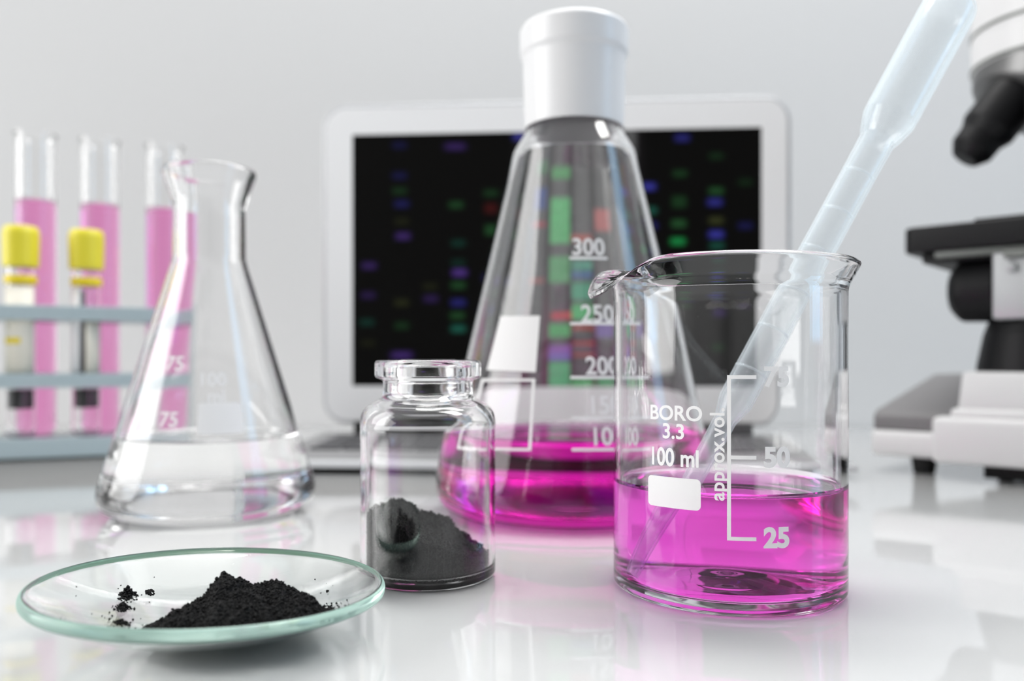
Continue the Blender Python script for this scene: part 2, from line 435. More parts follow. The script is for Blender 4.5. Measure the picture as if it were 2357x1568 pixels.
# ------------------------------------------------------------------ test tube rack, tubes
rw = math.atan2(.387, .922)
rack = empty('test_tube_rack', (-247, 399, 0), rw)
tag(rack, 'pale blue acrylic test tube rack with three shelves at the left edge', 'rack')
def rack_s(px, d):
    a = (px-CX)/F; c, s = math.cos(rw), math.sin(rw)
    return (a*(399+c*d)+247+s*d)/(c-a*s)
def rack_pt(s, d, z=0):
    c, s_ = math.cos(rw), math.sin(rw)
    return (-247+c*s-s_*d, 399+s_*s+c*d, z)
DT, DV = 27.5, 9.0
s1, s2, s3 = rack_s(82, DT), rack_s(230, DT), rack_s(379, DT)
v1, v2 = rack_s(48, DV), rack_s(199, DV)
sp_ = (s3-s1)/2
holes = [(s1, DT, 10.3), (s2, DT, 10.3), (s3, DT, 10.3), (s1-sp_, DT, 10.3), (s1-2*sp_, DT, 10.3),
         (v1, DV, 7.4), (v2, DV, 7.4), (v2+sp_, DV, 7.4), (v1-sp_, DV, 7.4)]
R0, R1, RD = -88, rack_s(441, 0), 40
def shelf(name, z0, z1, cut):
    bm = box_bm(R0, R1-3, 0, RD, z0, z1, bev=.5, seg=2)
    me = bpy.data.meshes.new(name); bm.to_mesh(me); bm.free()
    o = bpy.data.objects.new(name, me); COL.objects.link(o)
    if cut:
        cb = bmesh.new()
        for s, d, r in holes:
            bmesh.ops.create_cone(cb, cap_ends=True, segments=40, radius1=r*S, radius2=r*S, depth=.03,
                                  matrix=Matrix.Translation((s*S, d*S, (z0+z1)/2*S)))
        cm = bpy.data.meshes.new('cut'); cb.to_mesh(cm); cb.free()
        co = bpy.data.objects.new('cut', cm); COL.objects.link(co)
        mo = o.modifiers.new('b', 'BOOLEAN'); mo.operation = 'DIFFERENCE'; mo.object = co; mo.solver = 'EXACT'
        bpy.context.view_layer.update()
        nm = bpy.data.meshes.new_from_object(o.evaluated_get(bpy.context.evaluated_depsgraph_get()))
        bpy.data.objects.remove(o); bpy.data.objects.remove(co); bpy.data.meshes.remove(cm)
        nm.name = name; o = bpy.data.objects.new(name, nm); COL.objects.link(o)
    for p in o.data.polygons: p.use_smooth = False
    o.data.materials.clear(); o.data.materials.append(M['rack']); o.parent = rack
    return o
shelf('shelf', 69.3, 76.6, True); shelf('shelf', 35.8, 42.9, True); shelf('base', 1.5, 11.0, False)
for x in (R0-3, R1-3):
    o = box('end_panel', (x+.02, x+2.98, 0, RD, 1.5, 80), M['acryl'], rack, bev=.4); o['label'] = 'clear acrylic end panel'
box('foot_gap_shade', (R0+3, R1-6, 2, RD-2, 0, 1.5), M['ring'], rack, bev=.3)  # low support strip, dark to stand in for the shadowed gap under the base

def make_tube():
    t = empty('test_tube')
    R, W, Z = 9.5, .95, 156.0
    pr = [(0, 0), (R, 0, 9.0), (R, Z-2), (R+.7, Z-.9, .4), (R+.7, Z, .4), (R-W, Z, .3), (R-W, W, 8.2), (0, W)]
    q = vessel(pr, 4, 120.6, .8, M['tubepink'], t, 'liquid', (0, 0, 0), 56, glass_name='glass_tube', parent_l=t)
    q['label'] = 'pink liquid filling the tube'
    return t
def copy_tree(o, parent=None):
    c = o.copy(); COL.objects.link(c); c.parent = parent
    for ch in list(o.children): copy_tree(ch, c)
    return c
tube0 = make_tube()
tl = ['tall open glass tube of pink liquid, leftmost and nearest of the three', 'tall open glass tube of pink liquid, middle one, behind the second yellow cap',
      'tall open glass tube of pink liquid, partly hidden behind the small conical flask']
for i, s in enumerate((s1, s2, s3)):
    t = tube0 if i == 0 else copy_tree(tube0)
    t.location = Vector(rack_pt(s, DT, 11.05))*S
    tag(t, tl[i], 'test tube', 'tall pink test tubes in the rack')
def make_vac(kind):
    t = empty('capped_sample_tube')
    R, W, Z = 6.6, .7, 92.0
    lathe('glass_tube', fillet([(0, 0), (R, 0, 6.2), (R, Z), (R-W, Z), (R-W, W, 5.6), (0, W)], 4), M['glass'], t, 48)
    lathe('dark_plug', fillet([(0, 14), (R-W-.1, 14.5, .6), (R-W-.1, 24, .4), (0, 24)], 3), M['dark'], t, 40)['label'] = 'black layer near the bottom'
    cap = lathe('cap', fillet([(0, 84.5), (8.0, 84.5, .9), (8.3, 102, 1.6), (7.2, 104.8, .8), (4, 104.8, .4), (3.6, 103.4, .4), (0, 103.4)], 3),
                M['yellow'], t, 48, deform=lambda r, z, th: (r*(1+.012*math.cos(24*th)) if 86 < z < 101 and r > 7.5 else r, z, th))
    lathe('cap_ring', fillet([(6.75, 76.2), (7.3, 76.6, .3), (7.3, 80.0, .3), (6.75, 80.4)], 1), M['gold'], t, 40)
    # paper label wrapped on the glass
    def lab(a0, a1, z0, z1, mat, name='label', rr=R+.12):
        n = max(2, int((a1-a0)*8)); vs, fs = [], []
        for k in range(n+1):
            th = a0+(a1-a0)*k/n
            for r in (rr, rr+.12):
                for z in (z0, z1): vs.append((r*math.sin(th), -r*math.cos(th), z))
        for k in range(n):
            a = 4*k; b = a+4
            fs += [(a, b, b+1, a+1), (a+2, a+3, b+3, b+2), (a, a+2, b+2, b), (a+1, b+1, b+3, a+3)]
        fs += [(0, 1, 3, 2), (4*n, 4*n+2, 4*n+3, 4*n+1)]
        return mesh(name, vs, fs, mat, t)
    if kind == 0:
        lab(-2.4, 1.5, 30, 75, M['cream']); lab(-.75, .5, 46.5, 49.5, M['gold'], 'print_mark', R+.26)
        lab(-.2, .35, 56, 58, M['cream'], 'print_mark', R+.26)
    else:
        lab(-2.6, -.02, 30, 75, M['bezel']); lab(.40, 1.6, 30, 62, M['cream'])
        lathe('dark_residue', fillet([(0, 29), (R-W-.1, 29.2, .2), (R-W-.1, 31.5, .2), (1.2, 32.6), (1.0, 60), (0, 60)], 4), M['dark'], t, 32)
    return t
for i, s in enumerate((v1, v2)):
    t = make_vac(i); t.location = Vector(rack_pt(s, DV, 11.05))*S; t.rotation_euler = (0, 0, rw*0)
    tag(t, ['yellow capped sample tube with cream label, at the left picture edge', 'yellow capped sample tube with a split white label, second from the left'][i], 'sample tube', 'yellow capped sample tubes in the rack')

# ------------------------------------------------------------------ beaker
BX, BY, BR, BH, BT = 46.9, 180.0, 24.6, 69.6, 1.35
beaker = empty('glass_beaker', (BX, BY, 0))
tag(beaker, 'clear 100 ml glass beaker with spout and white scale, in front', 'beaker')
SP0 = math.radians(-84)
def spout(r, z, th):
    t = (z-61.0)/8.6
    if t <= 0 or r < 15: return r, z, th
    t = min(t, 1.0)
    d = (th-SP0+PI) % (2*PI)-PI
    w = math.exp(-(abs(d)/.48)**3.2)
    m = BR-.67+1.9*max(0, (z-64.5)/5.1)**2                     # middle of the wall
    n = max(-1.25, min(1.25, r-m))
    a = PI*.97*t
    rc = BR-.67+3.15*(1-math.copysign(abs(math.cos(a))**.75, math.cos(a)))+n*math.cos(a)              # the lip: out, over and down
    zc = 61.0+6.6*abs(math.sin(a))**.75*(1-.08*t)-n*math.sin(a)
    return r*(1-w)+rc*w, z*(1-w)+zc*w, th
bp = [(0, 2.3), (8, 1.7, 8), (BR-7, .4, 3), (BR-5.5, 0, 1), (BR-3, 0, .6), (BR, 0, 4.2), (BR, BH-5.5, 4), (BR+2.1, BH-1.7, 1.2), (BR+2.5, BH-.75, .5), (BR+1.7, BH, .5),
      (BR+.5, BH-.5, .4), (BR-BT, BH-4.2, 4), (BR-BT, 1.8, 3.4), (15, 2.2, 6), (6, 4.1, 6), (0, 4.6)]
LZ = 22.3
liq = vessel(bp, 1.2, LZ, 1.1, M['pink'], beaker, 'pink_liquid', (BX, BY, 0), 224, spout, 'glass_wall')
tag(liq, 'magenta liquid filling the lower third of the front beaker', 'liquid', kind='stuff')
# white print
rad_b = lambda z: BR
def cyl(px, py): return px_on_cyl(px, py, BX, BY, BR+.07)
th0, zt = cyl(1678, 868); _, zb = cyl(1678, 1240); _, zm = cyl(1678, 1053)
sc_x = lambda px: (cyl(px, 900)[0]-th0)*BR
w = .72
x1 = sc_x(1741)
scale = merge(grid_rect(-w/2, w/2, zb-zt-w/2, w/2, .5), grid_rect(w/2, x1, -w/2, w/2, .5), grid_rect(w/2, x1, zm-zt-w/2, zm-zt+w/2, .5), grid_rect(w/2, x1, zb-zt-w/2, zb-zt+w/2, .5))
wrap('scale_bar', scale, th0, zt, rad_b, M['print'], beaker)
def bpr(name, txt, px, py, size, bold=.03, rot=0, sx=1, spc=1.0):
    th, z = cyl(px, py)
    vf = moved(text_polys(txt, size, bold, spc), 0, 0, rot, sx)
    xs = [v[0] for v in vf[0]]; ys = [v[1] for v in vf[0]]
    vf = moved(vf, -(min(xs)+max(xs))/2, -(min(ys)+max(ys))/2)
    return wrap(name, vf, th, z, rad_b, M['print'], beaker)
bpr('number', '75', 1788, 868, 5.15, .036, sx=1.0); bpr('number', '50', 1789, 1053, 5.15, .045, sx=1.0); bpr('number', '25', 1788, 1238, 5.15, .045, sx=1.0)
bpr('lettering', 'BORO', 1552, 951, 4.0, .022, sx=1.02); bpr('lettering', '3.3', 1549, 993, 4.1, .022); bpr('lettering', '100', 1525, 1051, 4.9, .026, sx=.80); bpr('lettering', 'ml', 1587, 1056, 4.6, .026, sx=.85)
bpr('lettering', 'approx.vol.', 1656, 1046, 3.75, .022, rot=PI/2, spc=1.04)
tA, zA = cyl(1492, 1127); tB, _ = cyl(1613, 1127)
wp = (tB-tA)*BR
wrap('label_patch', grid_rrect(-wp/2, wp/2, -3.0, 3.0, .9), (tA+tB)/2, zA, rad_b, M['print'], beaker)

# ------------------------------------------------------------------ pipette
pr0 = Vector((27.4, 175.0, 3.6)); pr1 = Vector((66.6, 186.0, 69.6))
ax = (pr1-pr0).normalized(); L0 = (pr1-pr0).length
pip = empty('transfer_pipette')
tag(pip, 'translucent plastic dropper pipette leaning in the front beaker', 'pipette')
pip.location = pr0*S; pip.rotation_mode = 'QUATERNION'; pip.rotation_quaternion = Vector((0, 0, 1)).rotation_difference(ax)
W_ = .45
o_ = [(1.45, 0), (1.55, .2), (2.3, 30, 6), (2.45, 38, 3), (3.75, 42.5, 3), (3.8, 60), (3.85, L0+26, 3), (4.0, L0+35.5, 1.2), (4.7, L0+37.0, 1), (6.0, L0+41.5, 3), (6.25, L0+70, 0), (6.2, L0+76.5, 4.4), (0, L0+78.0)]
i_ = [(0, L0+77.4), (5.7, L0+75.8, 4.0), (5.75, L0+70), (5.5, L0+42, 3), (4.1, L0+37.7, 1), (3.3, L0+36, 1), (3.35, L0+26, 3), (3.3, 60), (3.2, 43, 3), (1.95, 38.5, 3), (1.8, 30, 6), (1.0, .2)]
prof = fillet(o_, 2.5)+fillet(i_, 2.5); prof.append(prof[0])
lathe('barrel', prof, M['pip'], pip, 64)
for d in (50, 60.5, 71, 81.5, 92, 102.5):
    r0 = 3.83
    n = 30; vs, fs = [], []
    for k in range(n+1):
        th = -1.5+2.4*k/n
        for j in range(6):
            a = 2*PI*j/6; rr = r0+.26*math.cos(a); vs.append((rr*math.sin(th), -rr*math.cos(th), d+.26*math.sin(a)))
    for k in range(n):
        for j in range(6):
            a = k*6+j; b = k*6+(j+1) % 6; fs.append((a, b, b+6, a+6))
    fs.append(tuple(range(6))); fs.append(tuple(range(n*6+5, n*6-1, -1)))
    mesh('graduation_ridge', vs, fs, M['pip'], pip)

# ------------------------------------------------------------------ large conical flask
FX, FY = 20.6, 274.0
fl = empty('conical_flask', (FX, FY, 0))
tag(fl, 'large conical flask with white stopper and a pink layer at the bottom', 'flask')
fo = [(0, .8), (27, .6, 1), (31, 0, 1), (47.75, .1, 14, 13.2), (20.3, 117.5, 9), (15.3, 125.6, 5), (15.3, 149.0, .7), (14.4, 149.4, .3)]
fi = [(13.9, 148, 1), (13.9, 125.2, 5), (18.8, 117, 9), (45.9, 1.75, 12, 12.2), (30, 1.8, 2), (0, 2.0)]
FZ = 25.4
liq2 = vessel(fo+fi, 2.0, FZ, .9, M['pink2'], fl, 'pink_liquid', (FX, FY, 0), 192)
tag(liq2, 'magenta liquid pooled in the bottom of the large conical flask', 'liquid', kind='stuff')
st = lathe('stopper', fillet([(14.2, 145), (15.5, 145, .3), (15.4, 126, .3), (16.4, 125.3, .4), (17.05, 148.5, .5), (17.9, 150.2, .8), (18.0, 157.5, .8), (17.2, 159.0, 1.2), (14.5, 159.4, .4), (14, 158.2, .5), (0, 158.2), (0, 150), (14.2, 150), (14.2, 145)], 2),
           M['white_pl'], None, 128, loc=(FX, FY, 0))
tag(st, 'white plastic cap closing the neck of the large conical flask', 'stopper')
def rad_f(z): return 20.3+(47.75-20.3)*(117.5-max(14, min(112, z)))/117.4
def cone_at(px, py):
    z = 60
    for _ in range(25):
        th, z = px_on_cyl(px, py, FX, FY, rad_f(z)+.1)
    return th, z
def fpr(name, vf, px, py):
    th, z = cone_at(px, py); return wrap(name, vf, th, z, rad_f, M['print'], fl, .1)
def ctext(t, size, bold=.02, sx=1):
    vf = text_polys(t, size, bold); vf = moved(vf, 0, 0, 0, sx)
    xs = [v[0] for v in vf[0]]; ys = [v[1] for v in vf[0]]
    return moved(vf, -(min(xs)+max(xs))/2, -(min(ys)+max(ys))/2)
for t, px, py, ul, x0, x1 in (('300', 1355, 568, 594, 1311, 1398), ('250', 1376, 722, 745, 1312, 1440), ('200', 1387, 842, 869, 1313, 1470), ('150', 1396, 932, 962, 1316, 1478), ('100', 1402, 1004, 1035, 1316, 1478)):
    fpr('number', ctext(t, 7.2, .018, .93), px, py)
    tA, zA = cone_at((x0+x1)/2, ul); tB = cone_at(x0, ul)[0]; tC = cone_at(x1, ul)[0]
    hw = (tC-tB)/2*rad_f(zA)
    wrap('graduation_line', grid_rect(-hw, hw, -.42, .42, 1.0), (tB+tC)/2, zA, rad_f, M['print'], fl, .1)
def cone_quad(pts, nx=10, ny=10):
    """patch whose four corners lie on the cone: each corner is (angle, height)"""
    (a, b, c, d) = pts; vs = []
    for j in range(ny+1):
        for i in range(nx+1):
            u, v = i/nx, j/ny
            th = (a[0]*(1-u)+b[0]*u)*(1-v)+(d[0]*(1-u)+c[0]*u)*v; z = (a[1]*(1-u)+b[1]*u)*(1-v)+(d[1]*(1-u)+c[1]*u)*v
            r = rad_f(z)+.1; vs.append((r*math.sin(th), -r*math.cos(th), z))
    fs = [(j*(nx+1)+i, j*(nx+1)+i+1, (j+1)*(nx+1)+i+1, (j+1)*(nx+1)+i) for j in range(ny) for i in range(nx)]
    return vs, fs
def cq(name, corners):
    vs, fs = cone_quad([cone_at(*c) for c in corners]); return mesh(name, vs, fs, M['print'], fl)
cq('label_patch', [(1120, 852), (1233, 857), (1243, 727), (1152, 728)])
fr = []
for c in (((1066, 1033), (1223, 1038), (1223, 1032), (1066, 1027)), ((1108, 878), (1232, 878), (1232, 872), (1108, 872)), ((1216, 1036), (1223, 1036), (1232, 874), (1225, 874)), ((1066, 1033), (1072, 1033), (1114, 874), (1108, 874))):
    vs, fs = cone_quad([cone_at(*p) for p in c], 12, 12); fr.append((vs, fs))
v_, f_ = merge(*fr); mesh('label_outline', v_, f_, M['print'], fl)

# ------------------------------------------------------------------ small conical flask
GX, GY = -99.6, 272.0
gf = empty('conical_flask', (GX, GY, 0))
tag(gf, 'small clear open conical flask, out of focus, in front of the tube rack', 'flask')
go = [(0, .7), (20, .6, 1), (23, 0, 1), (36.2, .1, 10, 10.2), (11.6, 82, 10), (11.3, 100, 9), (14.9, 110.2, 1.6), (14.6, 111.9, .6), (13.2, 111.6, .5)]
gi = [(10.0, 101, 9), (10.1, 82.3, 10), (34.3, 1.7, 9, 9.2), (22, 1.7, 1.5), (0, 1.9)]
GZ = 24.0
wl = vessel(go+gi, 2.0, GZ, .9, M['water'], gf, 'clear_liquid', (GX, GY, 0), 160)
tag(wl, 'colourless liquid in the bottom of the small conical flask', 'liquid', kind='stuff')
rad_g = lambda z: 11.6+(36.2-11.6)*(82-max(12, min(80, z)))/81.9
def gat(px, py):
    z = 40
    for _ in range(25): th, z = px_on_cyl(px, py, GX, GY, rad_g(z)+.1)
    return th, z
def gput(name, vf, px, py):
    th, z = gat(px, py); return wrap(name, vf, th, z, rad_g, M['print'], gf, .1)
gput('lettering', ctext('100', 5.6, .02), 492, 873); gput('lettering', ctext('ml', 5.4, .02), 498, 912)
gput('label_patch', grid_rrect(-6.5, 6.5, -4.6, 4.6, .8, .5), 508, 963)
gput('number', ctext('75', 6.0, .02), 402, 837); gput('number', ctext('75', 6.0, .02), 388, 966)

# ------------------------------------------------------------------ vial
VX, VY = -19.1, 188.0
vial = empty('glass_vial', (VX, VY, 0))
tag(vial, 'small open glass vial with thick flanged neck, part filled with black powder', 'vial')
vo = [(0, .9), (10, .8, 2), (12.2, 0, 1), (15.3, 0, 2.4), (15.3, 38.0, 4.6), (10.2, 40.6, 2.0), (10.1, 44.4, .8), (12.0, 45.1, .8), (12.0, 48.9, .9), (9.4, 49.1, .7),
      (6.9, 48.0, 1.2), (7.2, 41, 2.2), (14.1, 36.6, 4.2), (14.1, 1.9, 1.6), (0, 1.6)]
lathe('glass_body', fillet(vo, 1.0), M['glass'], vial, 160)

# ------------------------------------------------------------------ powders
def ico_unit():
    b = bmesh.new(); bmesh.ops.create_icosphere(b, subdivisions=1, radius=1)
    vs = [v.co.copy() for v in b.verts]; fs = [tuple(v.index for v in f.verts) for f in b.faces]; b.free(); return vs, fs
IV, IF = ico_unit()
def grain(vs, fs, p, r, rng):
    n = len(vs); q = Matrix.Rotation(rng.random()*6.28, 3, Vector((rng.random()-.5, rng.random()-.5, rng.random()-.5)).normalized())
    s = (rng.uniform(.7, 1.3), rng.uniform(.7, 1.3), rng.uniform(.7, 1.2))
    for v in IV:
        k = rng.uniform(.8, 1.2); w_ = q @ Vector((v.x*s[0]*k, v.y*s[1]*k, v.z*s[2]*k))
        vs.append((p[0]+w_.x*r, p[1]+w_.y*r, p[2]+w_.z*r))
    fs += [tuple(i+n for i in f) for f in IF]
# watch glass shape: spherical bowl, a little tilted
WC = Vector((-53.3, 147.3, 7.5)); WR = 29.85; WT = 2.0
tilt = Matrix.Rotation(.040, 4, 'Y') @ Matrix.Rotation(-.030, 4, 'X')
nrm = (tilt.to_3x3() @ Vector((0, 0, 1)))
sag = 8.0
for _ in range(40):
    Rs = (WR**2+sag**2)/(2*sag)
    low = WC.z+(Rs-sag)*nrm.z-Rs
    sag += low*.9
CS = WC+nrm*(Rs-sag)
wg = empty('watch_glass'); wg.location = WC*S; wg.rotation_euler = tilt.to_euler()
tag(wg, 'shallow round watch glass with green tinted edge holding black powder', 'watch glass')
Ri = Rs-WT
M['rimglass'] = clear_nodes('mint_edge')[0]
def _rim():
    nt = M['rimglass'].node_tree; out = [n for n in nt.nodes if n.type == 'OUTPUT_MATERIAL'][0]
    g = nt.nodes.new('ShaderNodeBsdfGlass'); g.inputs['IOR'].default_value = 1.5; g.inputs['Color'].default_value = (.86, .97, .92, 1); g.inputs['Roughness'].default_value = .12
    d = nt.nodes.new('ShaderNodeBsdfDiffuse'); d.inputs[0].default_value = (.60, .88, .77, 1)
    x = nt.nodes.new('ShaderNodeMixShader'); x.inputs[0].default_value = .34
    nt.links.new(g.outputs[0], x.inputs[1]); nt.links.new(d.outputs[0], x.inputs[2]); nt.links.new(x.outputs[0], out.inputs['Surface'])
_rim()
aM = math.asin(WR/Rs); aI = math.asin((WR-.35)/Ri)
pf = [(Rs*math.sin(aM*k/30), Rs-sag-Rs*math.cos(aM*k/30)) for k in range(31)]
e0 = pf[-1]; pin = [(Ri*math.sin(aI*k/30), Rs-sag-Ri*math.cos(aI*k/30)) for k in range(31)]
i0 = pin[-1]
rim = []
for k in range(1, 12):
    a = PI*k/12
    mx, mz = (e0[0]+i0[0])/2, (e0[1]+i0[1])/2
    dx, dz = (e0[0]-i0[0])/2, (e0[1]-i0[1])/2
    rim.append((mx+dx*math.cos(a)+math.sin(a)*.62, mz+dz*math.cos(a)+math.sin(a)*.10))
dish = lathe('dish', pf+rim+pin[::-1], M['watch'], wg, 224)
dish.data.materials.append(M['rimglass'])
for p in dish.data.polygons:
    c = p.center/S
    if math.hypot(c.x, c.y) > WR-.25 and c.z > e0[1]-.1: p.material_index = 1
def bowl(x, y):
    d2 = (x-CS.x)**2+(y-CS.y)**2
    return CS.z-math.sqrt(max(.1, Ri*Ri-d2))
def fbm(x, y, s, o=4, seed=0.0):
    v = 0; a = 1
    for k in range(o):
        v += a*noise.noise(Vector((x*s, y*s, seed+k*7.1))); s *= 2.05; a *= .55
    return v
PXC, PYC = -46.5, 141.5
def heap(x, y):
    dx, dy = x-PXC, y-PYC
    e = math.hypot(dx/15.8, dy/12.0)
    ang = math.atan2(dy, dx)
    e *= 1+.12*noise.noise(Vector((math.cos(ang)*1.6, math.sin(ang)*1.6, 2.3)))
    if e > 1.06: return -1
    base = 3.6*max(0, 1-e**2.4)
    def g(cx, cy2, sx, sy, h): return h*math.exp(-((x-cx)/sx)**2-((y-cy2)/sy)**2)
    hgt = base+g(-50.2, 145.5, 3.2, 4.2, 5.2)+g(-44, 146.5, 4.6, 4.5, 3.2)+g(-39.5, 145, 3.6, 4.0, 1.9)+g(-35.5, 141, 3.0, 4, .5)+g(-46, 136.5, 4.5, 3.4, 1.9)+g(-55, 142, 3.5, 4, 1.1)
    edge = max(0, min(1, (1.06-e)/.22))
    hgt = hgt*edge**.6+fbm(x, y, .30, 5, 1)*1.35*edge+fbm(x, y, 1.3, 3, 5)*.35*edge
    return hgt
def heap_mesh(name, hf, floor_f, x0, x1, y0, y1, step, ngr, rng, gr=(.10, .30)):
    vs, fs = [], []; idx = {}
    nx = int((x1-x0)/step); ny = int((y1-y0)/step)
    for j in range(ny+1):
        for i in range(nx+1):
            x = x0+i*step; y = y0+j*step; h = hf(x, y)
            if h > 0:
                idx[(i, j)] = len(vs); vs.append((x+rng.uniform(-.06, .06), y+rng.uniform(-.06, .06), floor_f(x, y)+.03+max(h, .02)))
    lo = {}
    for k, v in list(idx.items()):
        lo[k] = len(vs); x = x0+k[0]*step; y = y0+k[1]*step; vs.append((x, y, floor_f(x, y)+.02))
    from collections import Counter
    ed = Counter()
    for j in range(ny):
        for i in range(nx):
            c = [(i, j), (i+1, j), (i+1, j+1), (i, j+1)]
            if all(k in idx for k in c):
                fs.append(tuple(idx[k] for k in c)); fs.append(tuple(lo[k] for k in c[::-1]))
                for a, b in zip(c, c[1:]+c[:1]):
                    if ed[(b, a)]: ed[(b, a)] -= 1
                    else: ed[(a, b)] += 1
    for (a, b), n in ed.items():
        if n > 0: fs.append((idx[a], lo[a], lo[b], idx[b]))
    keys = list(idx.keys())
    for _ in range(ngr):
        k = rng.choice(keys); x = x0+(k[0]+rng.random()-.5)*step; y = y0+(k[1]+rng.random()-.5)*step
        h = hf(x, y)
        if h <= 0: continue
        r = rng.uniform(*gr); r = r*(1.7 if rng.random() < .06 else 1)
        grain(vs, fs, (x, y, floor_f(x, y)+h+r*rng.uniform(-.3, .8)), r, rng)
    return vs, fs
rng = random.Random(11)
vs, fs = heap_mesh('p', heap, bowl, PXC-18, PXC+18, PYC-14, PYC+14, .28, 9000, rng, (.09, .24))
pm = mesh('black_powder_heap', vs, fs, M['powder'], None, smooth=False)
tag(pm, 'large heap of black charcoal powder lying on the watch glass', 'powder', kind='stuff')
# small clumps and stray grains left of the heap
def spot_xy(px, py):
    """point of the bowl's inner face seen at (px,py)"""
    a = (px-CX)/F; b = -(py-HY)/F; lo_, hi = 105.0, 178.0; best = None
    prev = None
    Y = 176.0
    while Y > 112:
        x, y, z = a*Y, Y, H+b*Y
        if (x-CS.x)**2+(y-CS.y)**2 < (WR-1)**2 and z >= bowl(x, y):
            return x, y
        Y -= .1
    return a*140, 140
clabs = ['fingertip sized black powder clump left of the heap, farthest of the stray clumps', 'flat black powder clump left of the heap, just in front of the biggest clump',
         'scattered black clump nearest the front edge of the watch glass', 'tiny black clump right behind the left tail of the heap']
for (px, py, sx, sy, h, n), lb_ in zip(((294, 1375, 1.3, 1.4, 2.1, 460), (284, 1402, 1.4, 1.0, 1.1, 300), (280, 1437, 1.2, 1.1, .9, 170), (343, 1366, .8, .8, .5, 70)), clabs):
    x0, y0 = spot_xy(px, py); vs, fs = [], []
    for _ in range(n):
        u = abs(rng.gauss(0, .5)); a = rng.random()*6.28
        u = min(u, 1.25)
        x = x0+sx*u*math.cos(a); y = y0+sy*u*math.sin(a)*1.6
        if fbm(x, y, 1.1, 2, 3) < -.32: continue
        z = bowl(x, y)+max(0, 1-u)*h*rng.random()+.08
        grain(vs, fs, (x, y, z), rng.uniform(.10, .26), rng)
    tag(mesh('powder_clump', vs, fs, M['powder'], None, smooth=False), lb_, 'powder clump', 'stray powder clumps on the watch glass')
vs, fs = [], []
def stray(px, py, r):
    x, y = spot_xy(px, py); grain(vs, fs, (x, y, bowl(x, y)+r*.8), r, rng)
for px, py, r in ((176, 1352, .12), (175, 1373, .12), (211, 1414, .12), (235, 1419, .12), (241, 1423, .10), (252, 1412, .2), (252, 1428, .28), (258, 1420, .2), (262, 1405, .18), (278, 1349, .14), (272, 1356, .1), (326, 1371, .14), (344, 1387, .12), (355, 1330, .11),
                  (725, 1335, .13), (738, 1366, .12), (753, 1364, .26), (756, 1362, .16), (751, 1344, .08), (766, 1349, .1), (752, 1391, .16), (763, 1391, .18), (785, 1390, .11), (760, 1396, .12), (322, 1449, .1), (262, 1443, .12), (296, 1450, .12), (720, 1377, .2), (716, 1385, .25), (730, 1398, .2)):
    stray(px, py, r)
for _ in range(60):
    a = rng.random()*6.28; u = 1+abs(rng.gauss(0, .08)); x = PXC+16*u*math.cos(a); y = PYC+12*u*math.sin(a)
    r = rng.uniform(.07, .2); grain(vs, fs, (x, y, bowl(x, y)+r*.8), r, rng)
tag(mesh('powder_grains', vs, fs, M['powder'], None, smooth=False), 'stray black grains scattered over the watch glass around the heap', 'powder grains', kind='stuff')
# powder in the vial
def vheap(x, y):
    r = math.hypot(x, y)
    if r > 13.75: return -1
    t = (x+13.5)/27
    top = 14.6-9.0*max(0, min(1, (t-.18)/.75))**.95+1.2*math.exp(-((x+6.5)/3.5)**2)+.8*math.exp(-((x-1)/3)**2)
    top -= .10*max(0, -y)*.3
    return max(1, top-1.75+fbm(x, y, .35, 4, 9)*1.3+fbm(x, y, 1.5, 3, 4)*.35)
def clipv(x, y):
    return 1.75
vs, fs = heap_mesh('v', vheap, clipv, -14, 14, -14, 14, .35, 5200, rng, (.10, .26))
vs = [(x*min(1, 13.95/max(.001, math.hypot(x, y))), y*min(1, 13.95/max(.001, math.hypot(x, y))), z) for x, y, z in vs]
# grains pressed against the glass wall
for _ in range(5200):
    a = rng.random()*6.28; x = 13.78*math.sin(a); y = -13.78*math.cos(a); hh = vheap(x*.99, y*.99)
    z = 1.9+(hh+.2)*rng.random(); grain(vs, fs, (x*.995, y*.995, z), rng.uniform(.09, .2), rng)
vs = [(x*min(1, 14.02/max(.001, math.hypot(x, y))), y*min(1, 14.02/max(.001, math.hypot(x, y))), z) for x, y, z in vs]
vp = mesh('black_powder_fill', vs, fs, M['powder'], None, smooth=False, loc=(VX, VY, 0))
tag(vp, 'black charcoal powder sloping down to the right inside the small vial', 'powder', kind='stuff')

# ------------------------------------------------------------------ microscope
U = Vector((.741, -.671)); V = Vector((.671, .741)); O2 = Vector((159.7, 368.0))
mic = empty('microscope', (159.7, 368, 0), math.atan2(U.y, U.x))
tag(mic, 'white and black laboratory microscope cropped by the right edge', 'microscope')
base = box('base', (0, 165, 0, 190, 7.2, 18.9), M['scope_w'], mic, bev=2.6, seg=4)
cv = plate('base_cover', [(1, 18.8), (1, 25.2), (4.5, 27.4), (88, 41.4), (93, 42.2), (185, 42.2), (185, 18.8)], 1.0, 90, M['scope_g'], mic, axis='x', bev=1.0)
cv['label'] = 'grey sloping base cover'
box('lamp_housing', (27.5, 150, -9, 70, 6.8, 25.8), M['scope_w'], mic, bev=2.2, seg=4)
box('lamp_housing', (33.5, 145, -5, 66, 24, 29.5), M['scope_w'], mic, bev=2.0, seg=3)
box('lamp_housing', (35.5, 140, -2, 60, 28, 44.6), M['scope_w'], mic, bev=2.0, seg=4, top=(1.5, 1.5, 1, 1))
for x, y in ((19, 12), (150, 12), (19, 172), (150, 172)):
    lathe('rubber_foot', fillet([(0, 0), (4.4, 0, .5), (5.6, 7.3, .2), (0, 7.3)], 2), M['rubber'], mic, 32, loc=(x, y, 0))
box('base_underside', (44, 148, 4, 170, .6, 7.3), M['rubber'], mic, bev=.5)
